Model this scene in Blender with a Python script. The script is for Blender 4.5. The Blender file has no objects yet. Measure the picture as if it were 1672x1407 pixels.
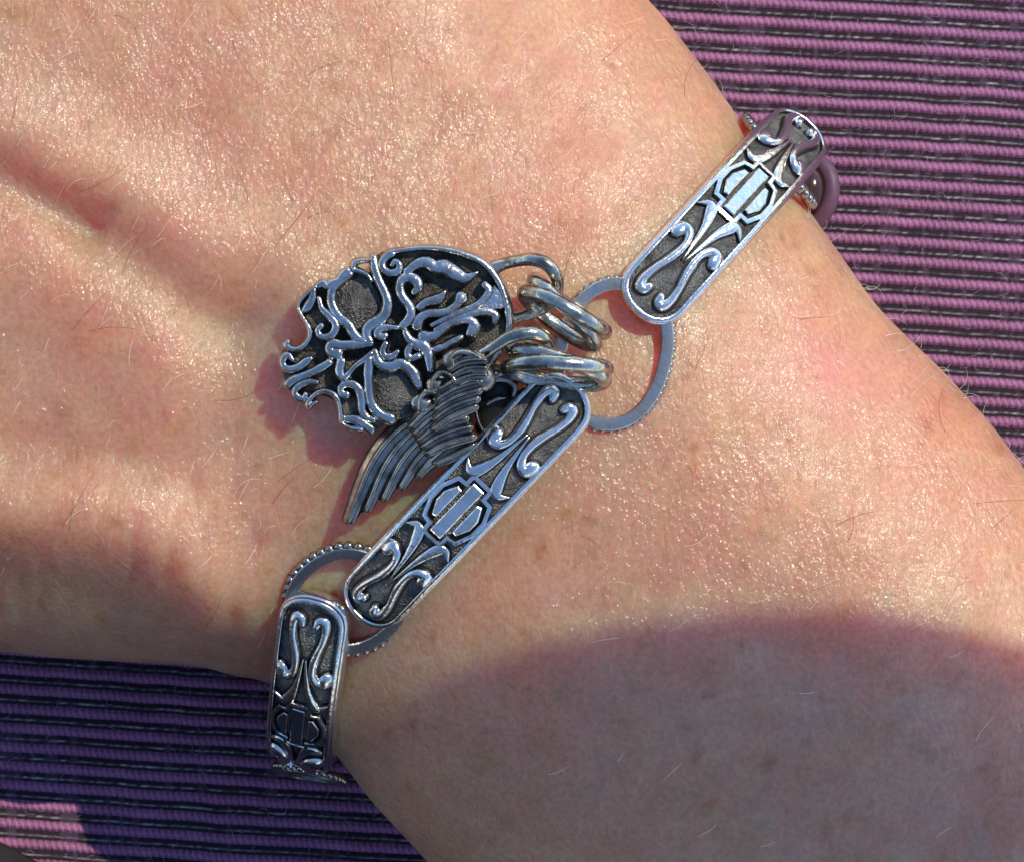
import bpy, math
import numpy as np
from mathutils import Vector, Matrix

# ------------------------------------------------------------------ basics
SC = bpy.context.scene
COL = SC.collection
MM = 0.001                      # all shapes are worked out in millimetres
CAM_H = 300.0                   # camera height above the top of the wrist
PX = 0.05                       # one photograph pixel at that height, in mm
rng = np.random.default_rng(7)

# camera
cd = bpy.data.cameras.new("camera")
cam = bpy.data.objects.new("camera", cd)
COL.objects.link(cam)
cam.location = (0, 0, CAM_H * MM)
cd.sensor_width = 36.0
cd.lens = 36.0 * CAM_H / (1672 * PX)
cd.clip_start = 0.02
cd.clip_end = 50.0
SC.camera = cam

# sky and sun
SUN_EL, SUN_AZ = math.radians(50), math.radians(47)     # azimuth from +Y towards +X
w = bpy.data.worlds.new("World")
SC.world = w
w.use_nodes = True
nt = w.node_tree
sky = nt.nodes.new("ShaderNodeTexSky")
sky.sky_type = 'NISHITA'
sky.sun_disc = False
sky.sun_elevation = SUN_EL
sky.sun_rotation = SUN_AZ
sky.air_density = 1.0
sky.dust_density = 0.0
sky.ozone_density = 3.0
bg = nt.nodes["Background"]
bg.inputs[1].default_value = 0.15
nt.links.new(sky.outputs[0], bg.inputs[0])
L = Vector((math.cos(SUN_EL) * math.sin(SUN_AZ), math.cos(SUN_EL) * math.cos(SUN_AZ), math.sin(SUN_EL)))
sd = bpy.data.lights.new("sun", 'SUN')
sd.energy = 2.35
sd.angle = math.radians(0.53)
sd.color = (1.0, 0.89, 0.67)
sun = bpy.data.objects.new("sun", sd)
COL.objects.link(sun)
sun.rotation_euler = L.to_track_quat('Z', 'Y').to_euler()
sun.location = L * 1.0
SC.view_settings.view_transform = 'Standard'
SC.view_settings.look = 'None'
SC.view_settings.exposure = 0.54
SC.view_settings.gamma = 1.0
try:
    SC.cycles.use_denoising = True
    SC.cycles.max_bounces = 8
except Exception:
    pass

# ------------------------------------------------------------------ helpers
def P(px, py, z):
    """place seen at picture point (px, py), z mm above the top of the wrist"""
    f = (CAM_H - z) / CAM_H * PX
    return np.stack([(np.asarray(px, float) - 836) * f, (703.5 - np.asarray(py, float)) * f,
                     np.asarray(z, float) + 0 * np.asarray(px, float)], -1)

def tag(o, label=None, cat=None, kind=None, group=None):
    for k, v in (("label", label), ("category", cat), ("kind", kind), ("group", group)):
        if v:
            o[k] = v
    return o

def empty(name, loc=(0, 0, 0)):
    o = bpy.data.objects.new(name, None)
    o.empty_display_size = 0.005
    o.location = Vector(loc) * MM
    COL.objects.link(o)
    return o

def root_loc(parent):
    v = Vector((0, 0, 0))
    while parent is not None:
        v += parent.location
        parent = parent.parent
    return v

def make(name, V, F, mats, parent=None, smooth=True, mi=None, sharp=None):
    V = np.asarray(V, float)
    me = bpy.data.meshes.new(name)
    off = np.array(root_loc(parent)) if parent is not None else np.zeros(3)
    me.from_pydata((V * MM - off).tolist(), [], F if isinstance(F, list) else F.tolist())
    for m in (mats if isinstance(mats, (list, tuple)) else [mats]):
        me.materials.append(m)
    if mi is not None:
        me.polygons.foreach_set("material_index", np.asarray(mi, np.int32))
    if smooth:
        me.polygons.foreach_set("use_smooth", np.ones(len(me.polygons), bool))
    me.update()
    if sharp is not None:
        me.set_sharp_from_angle(angle=math.radians(sharp))
    o = bpy.data.objects.new(name, me)
    COL.objects.link(o)
    o.parent = parent
    return o

def catmull(pts, n=6, closed=False):
    p = np.asarray(pts, float)
    if closed:
        q = np.vstack([p[-1], p, p[0], p[1]])
    else:
        q = np.vstack([2 * p[0] - p[1], p, 2 * p[-1] - p[-2]])
    out = []
    m = len(p) if closed else len(p) - 1
    for i in range(m):
        a, b, c, d = q[i], q[i + 1], q[i + 2], q[i + 3]
        for t in np.linspace(0, 1, n, endpoint=False):
            out.append(0.5 * (2 * b + (c - a) * t + (2 * a - 5 * b + 4 * c - d) * t * t + (3 * b - a - 3 * c + d) * t ** 3))
    if not closed:
        out.append(p[-1])
    return np.array(out)

def grid_faces(ni, nj, wrap_i=False, wrap_j=False):
    I = np.arange(ni if wrap_i else ni - 1)
    J = np.arange(nj if wrap_j else nj - 1)
    a, b = np.meshgrid(I, J, indexing='ij')
    a2, b2 = (a + 1) % ni, (b + 1) % nj
    return np.stack([a * nj + b, a2 * nj + b, a2 * nj + b2, a * nj + b2], -1).reshape(-1, 4)

DOME = [(math.copysign(abs(math.cos(a)) ** 0.85, math.cos(a)), math.sin(a) ** 0.85)
        for a in np.linspace(0, math.pi, 11)]
FLAT = [(1.0, 0.0), (0.98, 0.72), (0.80, 1.0), (0.3, 1.03), (-0.3, 1.03), (-0.80, 1.0), (-0.98, 0.72), (-1.0, 0.0)]

def stroke(pts, wid, h0, hh, mapf, prof=DOME, closed=False, n=5, smooth=True):
    """raised line of relief: returns verts, faces, material index (0 polished top, 1 dark flank)"""
    p = np.asarray(pts, float)
    wd = np.full(len(p), wid, float) if np.isscalar(wid) else np.asarray(wid, float)
    if smooth:
        q = catmull(np.column_stack([p, wd]), n, closed)
    else:
        q = np.column_stack([p, wd])
    xy, wd = q[:, :2], np.maximum(q[:, 2], 1e-3)
    hs = np.ones(len(xy))
    if closed:
        tg = np.roll(xy, -1, 0) - np.roll(xy, 1, 0)
        if not smooth:                                   # mitred corners
            d1 = xy - np.roll(xy, 1, 0); d2 = np.roll(xy, -1, 0) - xy
            d1 /= np.linalg.norm(d1, axis=1)[:, None]; d2 /= np.linalg.norm(d2, axis=1)[:, None]
            tg = d1 + d2
            c = np.linalg.norm(tg, axis=1) / 2
            wd = wd / np.maximum(c, 0.45)
    else:
        tg = np.gradient(xy, axis=0)
    tg = tg / np.maximum(np.linalg.norm(tg, axis=1), 1e-9)[:, None]
    if not closed:                                       # rounded ends
        A = np.linspace(0.12, math.pi / 2, 5)[:-1]
        pre = [(xy[0] - tg[0] * wd[0] * math.cos(a), tg[0], wd[0] * math.sin(a), math.sin(a) ** .6) for a in A]
        post = [(xy[-1] + tg[-1] * wd[-1] * math.cos(a), tg[-1], wd[-1] * math.sin(a), math.sin(a) ** .6) for a in A[::-1]]
        xy = np.vstack([[a[0] for a in pre], xy, [a[0] for a in post]])
        tg = np.vstack([[a[1] for a in pre], tg, [a[1] for a in post]])
        wd = np.concatenate([[a[2] for a in pre], wd, [a[2] for a in post]])
        hs = np.concatenate([[a[3] for a in pre], hs, [a[3] for a in post]])
    nr = np.column_stack([-tg[:, 1], tg[:, 0]])
    pr = np.array(prof)
    X = xy[:, None, :] + nr[:, None, :] * (wd[:, None] * pr[None, :, 0])[..., None]
    H = h0 + hh * hs[:, None] * pr[None, :, 1]
    V = mapf(X[..., 0].ravel(), X[..., 1].ravel(), H.ravel())
    F = grid_faces(len(xy), len(pr), closed, False)
    ni = len(xy) if closed else len(xy) - 1
    mi = np.tile(np.array([1] + [0] * (len(pr) - 3) + [1]), ni)
    return V, F, mi

def prism(poly, h0, h1, bev, mapf):
    """flat raised panel with a bevelled edge, outline counter-clockwise or not"""
    p = np.asarray(poly, float)
    ar = 0.5 * np.sum(p[:, 0] * np.roll(p[:, 1], -1) - p[:, 1] * np.roll(p[:, 0], -1))
    if ar < 0:
        p = p[::-1]
    d1 = p - np.roll(p, 1, 0); d2 = np.roll(p, -1, 0) - p
    d1 /= np.linalg.norm(d1, axis=1)[:, None]; d2 /= np.linalg.norm(d2, axis=1)[:, None]
    n1 = np.column_stack([-d1[:, 1], d1[:, 0]]); n2 = np.column_stack([-d2[:, 1], d2[:, 0]])
    m = n1 + n2
    m = m / np.maximum((m * m).sum(1) / 2, 0.35)[:, None]
    q = p + m * bev
    n = len(p)
    U = np.vstack([p, p, q]); H = np.concatenate([np.full(n, h0), np.full(n, h1 - bev * .7), np.full(n, h1)])
    V = mapf(U[:, 0], U[:, 1], H)
    from mathutils.geometry import tessellate_polygon
    F, mi = [], []
    for k in range(n):
        k2 = (k + 1) % n
        F.append([k, k2, n + k2, n + k]); mi.append(1)
        F.append([n + k, n + k2, 2 * n + k2, 2 * n + k]); mi.append(0)
    for t in tessellate_polygon([[Vector((a, b, 0)) for a, b in q]]):
        F.append([2 * n + i for i in t]); mi.append(0)
    return V, F, mi

def tube(pts, rad, ns=12, closed=False, n=6, squash=1.0):
    p = catmull(pts, n, closed)
    r = np.full(len(p), rad, float) if np.isscalar(rad) else np.interp(np.linspace(0, 1, len(p)), np.linspace(0, 1, len(rad)), rad)
    tg = (np.roll(p, -1, 0) - np.roll(p, 1, 0)) if closed else np.gradient(p, axis=0)
    tg /= np.linalg.norm(tg, axis=1)[:, None]
    up = np.array([0.13, 0.21, 1.0])
    b = np.cross(tg, up); b /= np.linalg.norm(b, axis=1)[:, None]
    c = np.cross(b, tg)
    a = np.linspace(0, 2 * math.pi, ns, endpoint=False)
    V = p[:, None, :] + r[:, None, None] * (np.cos(a)[None, :, None] * b[:, None, :] + squash * np.sin(a)[None, :, None] * c[:, None, :])
    F = grid_faces(len(p), ns, closed, True).tolist()
    V = V.reshape(-1, 3)
    if not closed:
        F.append(list(range(ns))[::-1]); F.append([(len(p) - 1) * ns + k for k in range(ns)])
    return V, F

def ball(c, r, nu=10, nv=7):
    th = np.linspace(0, math.pi, nv)[1:-1]; ph = np.linspace(0, 2 * math.pi, nu, endpoint=False)
    V = [[0, 0, 1]] + [[math.sin(t) * math.cos(p), math.sin(t) * math.sin(p), math.cos(t)] for t in th for p in ph] + [[0, 0, -1]]
    F = [[0, 1 + k, 1 + (k + 1) % nu] for k in range(nu)]
    for i in range(nv - 3):
        for k in range(nu):
            F.append([1 + i * nu + k, 1 + (i + 1) * nu + k, 1 + (i + 1) * nu + (k + 1) % nu, 1 + i * nu + (k + 1) % nu])
    o = 1 + (nv - 3) * nu
    F += [[len(V) - 1, o + (k + 1) % nu, o + k] for k in range(nu)]
    return np.array(V) * np.asarray(r) + np.asarray(c), F

def join(parts):
    V, F, M, o = [], [], [], 0
    for v, f, *m in parts:
        V.append(v); f = f if isinstance(f, list) else f.tolist()
        F += [[i + o for i in q] for q in f]
        M += list(m[0]) if m else [0] * len(f)
        o += len(v)
    return np.vstack(V), F, M

def vnoise(x, y, seed):
    r = np.random.default_rng(seed).random((128, 128))
    xi, yi = np.floor(x).astype(int), np.floor(y).astype(int)
    fx, fy = x - xi, y - yi
    fx, fy = fx * fx * (3 - 2 * fx), fy * fy * (3 - 2 * fy)
    g = lambda a, b: r[a % 128, b % 128]
    return (g(xi, yi) * (1 - fx) + g(xi + 1, yi) * fx) * (1 - fy) + (g(xi, yi + 1) * (1 - fx) + g(xi + 1, yi + 1) * fx) * fy

def fbm(x, y, seed, o=4):
    s, a, t = 0, 1.0, 0
    for k in range(o):
        s = s + a * vnoise(x * 2 ** k + 17.3 * k, y * 2 ** k - 9.1 * k, seed + k); t += a; a *= .55
    return s / t

def seg_dist(px, py, poly):
    d = np.full(np.shape(px), 1e9)
    for (a, b), (c, e) in zip(poly[:-1], poly[1:]):
        vx, vy = c - a, e - b
        t = np.clip(((px - a) * vx + (py - b) * vy) / (vx * vx + vy * vy), 0, 1)
        d = np.minimum(d, np.hypot(px - a - t * vx, py - b - t * vy))
    return d

# ------------------------------------------------------------------ materials
def newmat(name):
    m = bpy.data.materials.new(name)
    m.use_nodes = True
    return m, m.node_tree.nodes, m.node_tree.links, m.node_tree.nodes["Principled BSDF"]

def coords(N, Lk, scale):
    tc = N.new("ShaderNodeTexCoord"); mp = N.new("ShaderNodeMapping")
    mp.inputs["Scale"].default_value = scale if hasattr(scale, '__len__') else (scale,) * 3
    Lk.new(tc.outputs["Object"], mp.inputs[0])
    return mp.outputs[0]

def noise(N, Lk, vec, scale, detail=3, rough=.55):
    n = N.new("ShaderNodeTexNoise")
    n.inputs["Scale"].default_value = scale; n.inputs["Detail"].default_value = detail; n.inputs["Roughness"].default_value = rough
    Lk.new(vec, n.inputs["Vector"])
    return n.outputs[0]

def maprange(N, Lk, src, a, b, c, d):
    m = N.new("ShaderNodeMapRange")
    for i, v in enumerate((a, b, c, d)):
        m.inputs[1 + i].default_value = v
    Lk.new(src, m.inputs[0])
    return m.outputs[0]

def math_n(N, Lk, op, a, b):
    m = N.new("ShaderNodeMath"); m.operation = op
    for i, s in enumerate((a, b)):
        if isinstance(s, (int, float)):
            m.inputs[i].default_value = s
        else:
            Lk.new(s, m.inputs[i])
    return m.outputs[0]

def ramp(N, Lk, src, stops):
    r = N.new("ShaderNodeValToRGB")
    e = r.color_ramp.elements
    while len(e) < len(stops):
        e.new(0.5)
    for el, (p, c) in zip(e, stops):
        el.position = p; el.color = (*c, 1)
    Lk.new(src, r.inputs[0])
    return r.outputs[0]

def bump(N, Lk, src, dist, strength=1.0, normal=None):
    b = N.new("ShaderNodeBump")
    b.inputs["Strength"].default_value = strength; b.inputs["Distance"].default_value = dist
    Lk.new(src, b.inputs["Height"])
    if normal is not None:
        Lk.new(normal, b.inputs["Normal"])
    return b.outputs[0]

def metal_mat(name, base, dark, r0, r1, bscale, bdist, metallic=1.0):
    m, N, Lk, B = newmat(name)
    v = coords(N, Lk, 1000.0)
    n1 = noise(N, Lk, v, 0.7, 4); n2 = noise(N, Lk, v, bscale, 3, .6)
    Lk.new(ramp(N, Lk, n1, [(.32, dark), (.62, base)]), B.inputs["Base Color"])
    Lk.new(maprange(N, Lk, n1, .3, .7, r1, r0), B.inputs["Roughness"])
    B.inputs["Metallic"].default_value = metallic
    Lk.new(bump(N, Lk, n2, bdist * MM), B.inputs["Normal"])
    return m

SILVER = metal_mat("polished_silver", (.90, .88, .85), (.70, .68, .65), .14, .27, 1.8, .065)
WORN = metal_mat("worn_silver", (.46, .45, .44), (.25, .245, .24), .24, .40, 3.0, .022)
BRASSY = metal_mat("warm_silver", (.66, .61, .52), (.20, .18, .15), .14, .28, 1.4, .08)
OXIDE = metal_mat("blackened_silver", (.016, .015, .016), (.009, .009, .010), .42, .55, 9.0, .02, .0)
PITCH = metal_mat("dark_recess_silver", (.21, .20, .175), (.055, .052, .047), .34, .5, 5.0, .30, .85)
FLOOR = metal_mat("oxidised_floor", (.285, .275, .25), (.10, .098, .094), .32, .46, 5.0, .30, .9)

def skin_mat():
    m, N, Lk, B = newmat("skin")
    at = N.new("ShaderNodeAttribute"); at.attribute_name = "tint"
    v = coords(N, Lk, 1000.0)
    n = noise(N, Lk, v, 2.2, 4, .6)
    mx = N.new("ShaderNodeMix"); mx.data_type = 'RGBA'; mx.blend_type = 'MULTIPLY'; mx.inputs[0].default_value = 1
    Lk.new(at.outputs["Color"], mx.inputs[6])
    Lk.new(ramp(N, Lk, n, [(.3, (.86, .80, .76)), (.7, (1.1, 1.12, 1.12))]), mx.inputs[7])
    Lk.new(mx.outputs[2], B.inputs["Base Color"])
    # fine relief: cells of skin, crossed by creases
    tc = N.new("ShaderNodeTexCoord"); mp = N.new("ShaderNodeMapping")
    mp.inputs["Rotation"].default_value = (0, 0, math.radians(38)); mp.inputs["Scale"].default_value = (2600, 1900, 2200)
    Lk.new(tc.outputs["Object"], mp.inputs[0])
    vo = N.new("ShaderNodeTexVoronoi"); vo.feature = 'DISTANCE_TO_EDGE'; vo.inputs["Scale"].default_value = 1.0
    wob = N.new("ShaderNodeVectorMath"); wob.operation = 'ADD'
    wn = N.new("ShaderNodeTexNoise"); wn.inputs["Scale"].default_value = 1.2; wn.inputs["Detail"].default_value = 2
    Lk.new(mp.outputs[0], wn.inputs["Vector"]); Lk.new(mp.outputs[0], wob.inputs[0]); Lk.new(wn.outputs["Color"], wob.inputs[1])
    Lk.new(wob.outputs[0], vo.inputs["Vector"])
    cell = maprange(N, Lk, vo.outputs["Distance"], 0, .30, 0, 1)
    mp2 = N.new("ShaderNodeMapping"); mp2.inputs["Rotation"].default_value = (0, 0, math.radians(-12)); mp2.inputs["Scale"].default_value = (1500, 260, 600)
    Lk.new(tc.outputs["Object"], mp2.inputs[0])
    st = noise(N, Lk, mp2.outputs[0], 1.0, 4, .6)
    fine = noise(N, Lk, v, 6.0, 3, .6)
    h = math_n(N, Lk, 'ADD', cell, math_n(N, Lk, 'MULTIPLY', fine, 1.0))
    h = math_n(N, Lk, 'ADD', h, math_n(N, Lk, 'MULTIPLY', st, 1.6))
    var = maprange(N, Lk, noise(N, Lk, v, .25, 3), .35, .65, .35, 1.0)
    h = math_n(N, Lk, 'MULTIPLY', h, var)
    # larger crossing creases
    cr = N.new("ShaderNodeTexVoronoi"); cr.feature = 'DISTANCE_TO_EDGE'; cr.inputs["Scale"].default_value = 1.0
    mp3 = N.new("ShaderNodeMapping"); mp3.inputs["Rotation"].default_value = (0, 0, math.radians(35)); mp3.inputs["Scale"].default_value = (1000, 420, 800)
    wob3 = N.new("ShaderNodeVectorMath"); wob3.operation = 'ADD'
    wn3 = N.new("ShaderNodeTexNoise"); wn3.inputs["Scale"].default_value = .8; wn3.inputs["Detail"].default_value = 3
    Lk.new(tc.outputs["Object"], mp3.inputs[0]); Lk.new(mp3.outputs[0], wn3.inputs["Vector"])
    Lk.new(mp3.outputs[0], wob3.inputs[0]); Lk.new(wn3.outputs["Color"], wob3.inputs[1]); Lk.new(wob3.outputs[0], cr.inputs["Vector"])
    h = math_n(N, Lk, 'ADD', h, math_n(N, Lk, 'MULTIPLY', maprange(N, Lk, cr.outputs["Distance"], 0, .16, 0, 1), 1.25))
    Lk.new(bump(N, Lk, h, .021 * MM), B.inputs["Normal"])
    # thin oily film: rougher little facets that flash in the sun
    def co(sc, rot=0):
        q = N.new("ShaderNodeMapping"); q.inputs["Scale"].default_value = sc; q.inputs["Rotation"].default_value = (0, 0, math.radians(rot))
        Lk.new(tc.outputs["Object"], q.inputs[0])
        return q.outputs[0]
    f1 = noise(N, Lk, co((2000, 1350, 1600), 40), 1.0, 1.5, .5)
    f2 = noise(N, Lk, co((4400, 4000, 4200)), 1.0, 1, .5)
    h2 = math_n(N, Lk, 'ADD', f1, math_n(N, Lk, 'MULTIPLY', f2, .35))
    Lk.new(bump(N, Lk, h2, .32 * MM), B.inputs["Coat Normal"])
    gl = noise(N, Lk, v, .16, 4, .65)
    Lk.new(maprange(N, Lk, gl, .36, .60, .12, 1.0), B.inputs["Coat Weight"])
    B.inputs["Coat Roughness"].default_value = .26
    B.inputs["Coat IOR"].default_value = 1.6
    B.inputs["Roughness"].default_value = .5
    B.inputs["Specular IOR Level"].default_value = 0.35
    B.inputs["Subsurface Weight"].default_value = .95
    B.inputs["Subsurface Radius"].default_value = (1.0, .10, .035)
    B.inputs["Subsurface Scale"].default_value = 24.0 * MM
    return m
SKIN = skin_mat()

def plain(name, col, rough=.6, spec=.3):
    m, N, Lk, B = newmat(name)
    v = coords(N, Lk, 1000.0)
    n = noise(N, Lk, v, 1.5, 4)
    Lk.new(ramp(N, Lk, n, [(.3, tuple(c * .8 for c in col)), (.7, tuple(min(1, c * 1.15) for c in col))]), B.inputs["Base Color"])
    B.inputs["Roughness"].default_value = rough
    B.inputs["Specular IOR Level"].default_value = spec
    return m
HAIR_P = plain("pale_hair", (.88, .76, .60), .35, .6)
HAIR_D = plain("brown_hair", (.16, .085, .045), .4, .5)

def cloth_mat():
    m, N, Lk, B = newmat("ribbed_weave")
    at = N.new("ShaderNodeAttribute"); at.attribute_name = "thread"
    v = coords(N, Lk, (2600, 9000, 2600))
    n = noise(N, Lk, v, 1.0, 3, .6)
    mx = N.new("ShaderNodeMix"); mx.data_type = 'RGBA'; mx.blend_type = 'MULTIPLY'; mx.inputs[0].default_value = 1
    Lk.new(at.outputs["Color"], mx.inputs[6])
    Lk.new(ramp(N, Lk, n, [(.3, (.72, .70, .72)), (.7, (1.15, 1.15, 1.15))]), mx.inputs[7])
    Lk.new(mx.outputs[2], B.inputs["Base Color"])
    Lk.new(bump(N, Lk, n, .08 * MM), B.inputs["Normal"])
    B.inputs["Roughness"].default_value = .75
    B.inputs["Specular IOR Level"].default_value = .25
    B.inputs["Sheen Weight"].default_value = .15
    B.inputs["Sheen Roughness"].default_value = .4
    return m
CLOTH = cloth_mat()
GREYCLOTH = plain("grey_cloth_weave", (.034, .033, .037), .85, .15)

# ------------------------------------------------------------------ the arm
AX = np.array([.62, .786]); PD = np.array([.786, -.62])     # along the forearm, across it (picture axes)
AX = AX / np.linalg.norm(AX); PD = PD / np.linalg.norm(PD)
SL = np.array([(-900, -700), (-500, -900), (0, -1010), (300, -1000), (600, -880), (834, -658), (898, -594), (1004, -473), (1057, -413), (1099, -386),
               (1135, -350), (1165, -336), (1300, -331), (1408, -333), (1540, -322), (2200, -335), (3600, -380)], float)
SR = np.array([(-900, 500), (-500, 700), (0, 800), (300, 815), (651, 826), (700, 830), (828, 828), (914, 822), (1078, 820), (1188, 814), (1274, 809),
               (1346, 817), (1419, 828), (1536, 837), (1647, 834), (2200, 845), (3600, 900)], float)
ZM = -21.0
FM = (CAM_H - ZM) / CAM_H * PX
RIDGES = [([(-160, 205), (0, 285), (90, 335), (190, 392)], 20, -1.5), ([(190, 392), (260, 440), (330, 505), (410, 540)], 30, -.95), ([(-160, 215), (60, 325), (250, 437)], 36, -.35),
          ([(-100, 190), (60, 245), (170, 300), (300, 370), (420, 440), (500, 470)], 52, 1.5),
          ([(-60, 455), (90, 450), (210, 515), (300, 580), (360, 640)], 60, .9),
          ([(-150, 800), (60, 840), (200, 850), (290, 880), (370, 960)], 66, 4.3),
          ([(300, 930), (330, 860), (350, 790)], 10, -.35), ([(395, 1080), (400, 980), (440, 880)], 12, -.5),
          ([(250, 920), (262, 840)], 9, -.3), 
          ([(540, 520), (700, 420), (900, 380)], 70, .35), ([(1110, 700), (1350, 940)], 90, .4),
          ([(980, 900), (1200, 1180)], 80, -.35),
          ([(455, 470), (400, 590), (390, 700)], 45, -1.1), ([(0, 640), (150, 660), (300, 700)], 70, .5), ([(0, 720), (180, 735), (330, 775)], 26, -.35)]
_w = np.random.default_rng(12)
for _i in range(15):                                   # fine folds running down towards the heel of the hand
    _x, _y, _l = _w.uniform(20, 540), _w.uniform(690, 900), _w.uniform(70, 190)
    _d = _w.normal(-.16, .10)
    RIDGES.append(([(_x, _y), (_x + _d * _l * .5 + _w.normal(0, 4), _y + _l * .5), (_x + _d * _l, _y + _l)], _w.uniform(5, 7), _w.uniform(-.17, -.07)))
for _i in range(14):                                   # creases along the wrist
    _x, _y, _l = _w.uniform(460, 820), _w.uniform(230, 400), _w.uniform(90, 220)
    RIDGES.append(([(_x, _y), (_x + _l * .45, _y - _l * .62), (_x + _l * .8, _y - _l * 1.25)], _w.uniform(4, 7), _w.uniform(-.12, -.05)))

def edges(t):
    k = lambda T: np.interp(t, T[:, 0], T[:, 1])
    return k(SL), k(SR)

def topz(s, t):
    l, r = edges(t)
    x = np.clip((s - l) / (r - l), 0, 1)
    x0 = .56
    q = np.where(x < x0, (x0 - x) / x0, (x - x0) / (1 - x0))
    n = np.where(x < x0, 1.85, 2.6)
    g = np.maximum(1 - q ** n, 0) ** (1 / n)
    return ZM * (1 - g), x

def bumps(px, py):
    z = np.zeros(np.shape(px))
    px, py = np.asarray(px, float), np.asarray(py, float)
    for poly, sg, am in RIDGES:
        q = np.array(poly); m = 4.5 * sg
        k = (px > q[:, 0].min() - m) & (px < q[:, 0].max() + m) & (py > q[:, 1].min() - m) & (py < q[:, 1].max() + m)
        if np.any(k):
            z[k] += am * np.exp(-(seg_dist(px[k], py[k], poly) / sg) ** 2 / 2)
    z += .5 * (fbm(px / 160, py / 160, 3, 3) - .5) + .12 * (fbm(px / 30, py / 60, 8, 3) - .5)
    return z

def skin_z(px, py):
    px, py = np.asarray(px, float), np.asarray(py, float)
    # refine for the drop of perspective between picture and surface
    z = np.zeros(np.shape(px))
    for _ in range(3):
        k = (CAM_H - z) / CAM_H * PX / FM
        qx, qy = 836 + (px - 836) * k, 703.5 + (py - 703.5) * k
        t, s = qx * AX[0] + qy * AX[1], qx * PD[0] + qy * PD[1]
        z, x = topz(s, t)
        z = z + bumps(qx, qy) * np.clip(np.minimum(x, 1 - x) * 12, 0, 1)
    return z

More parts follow.
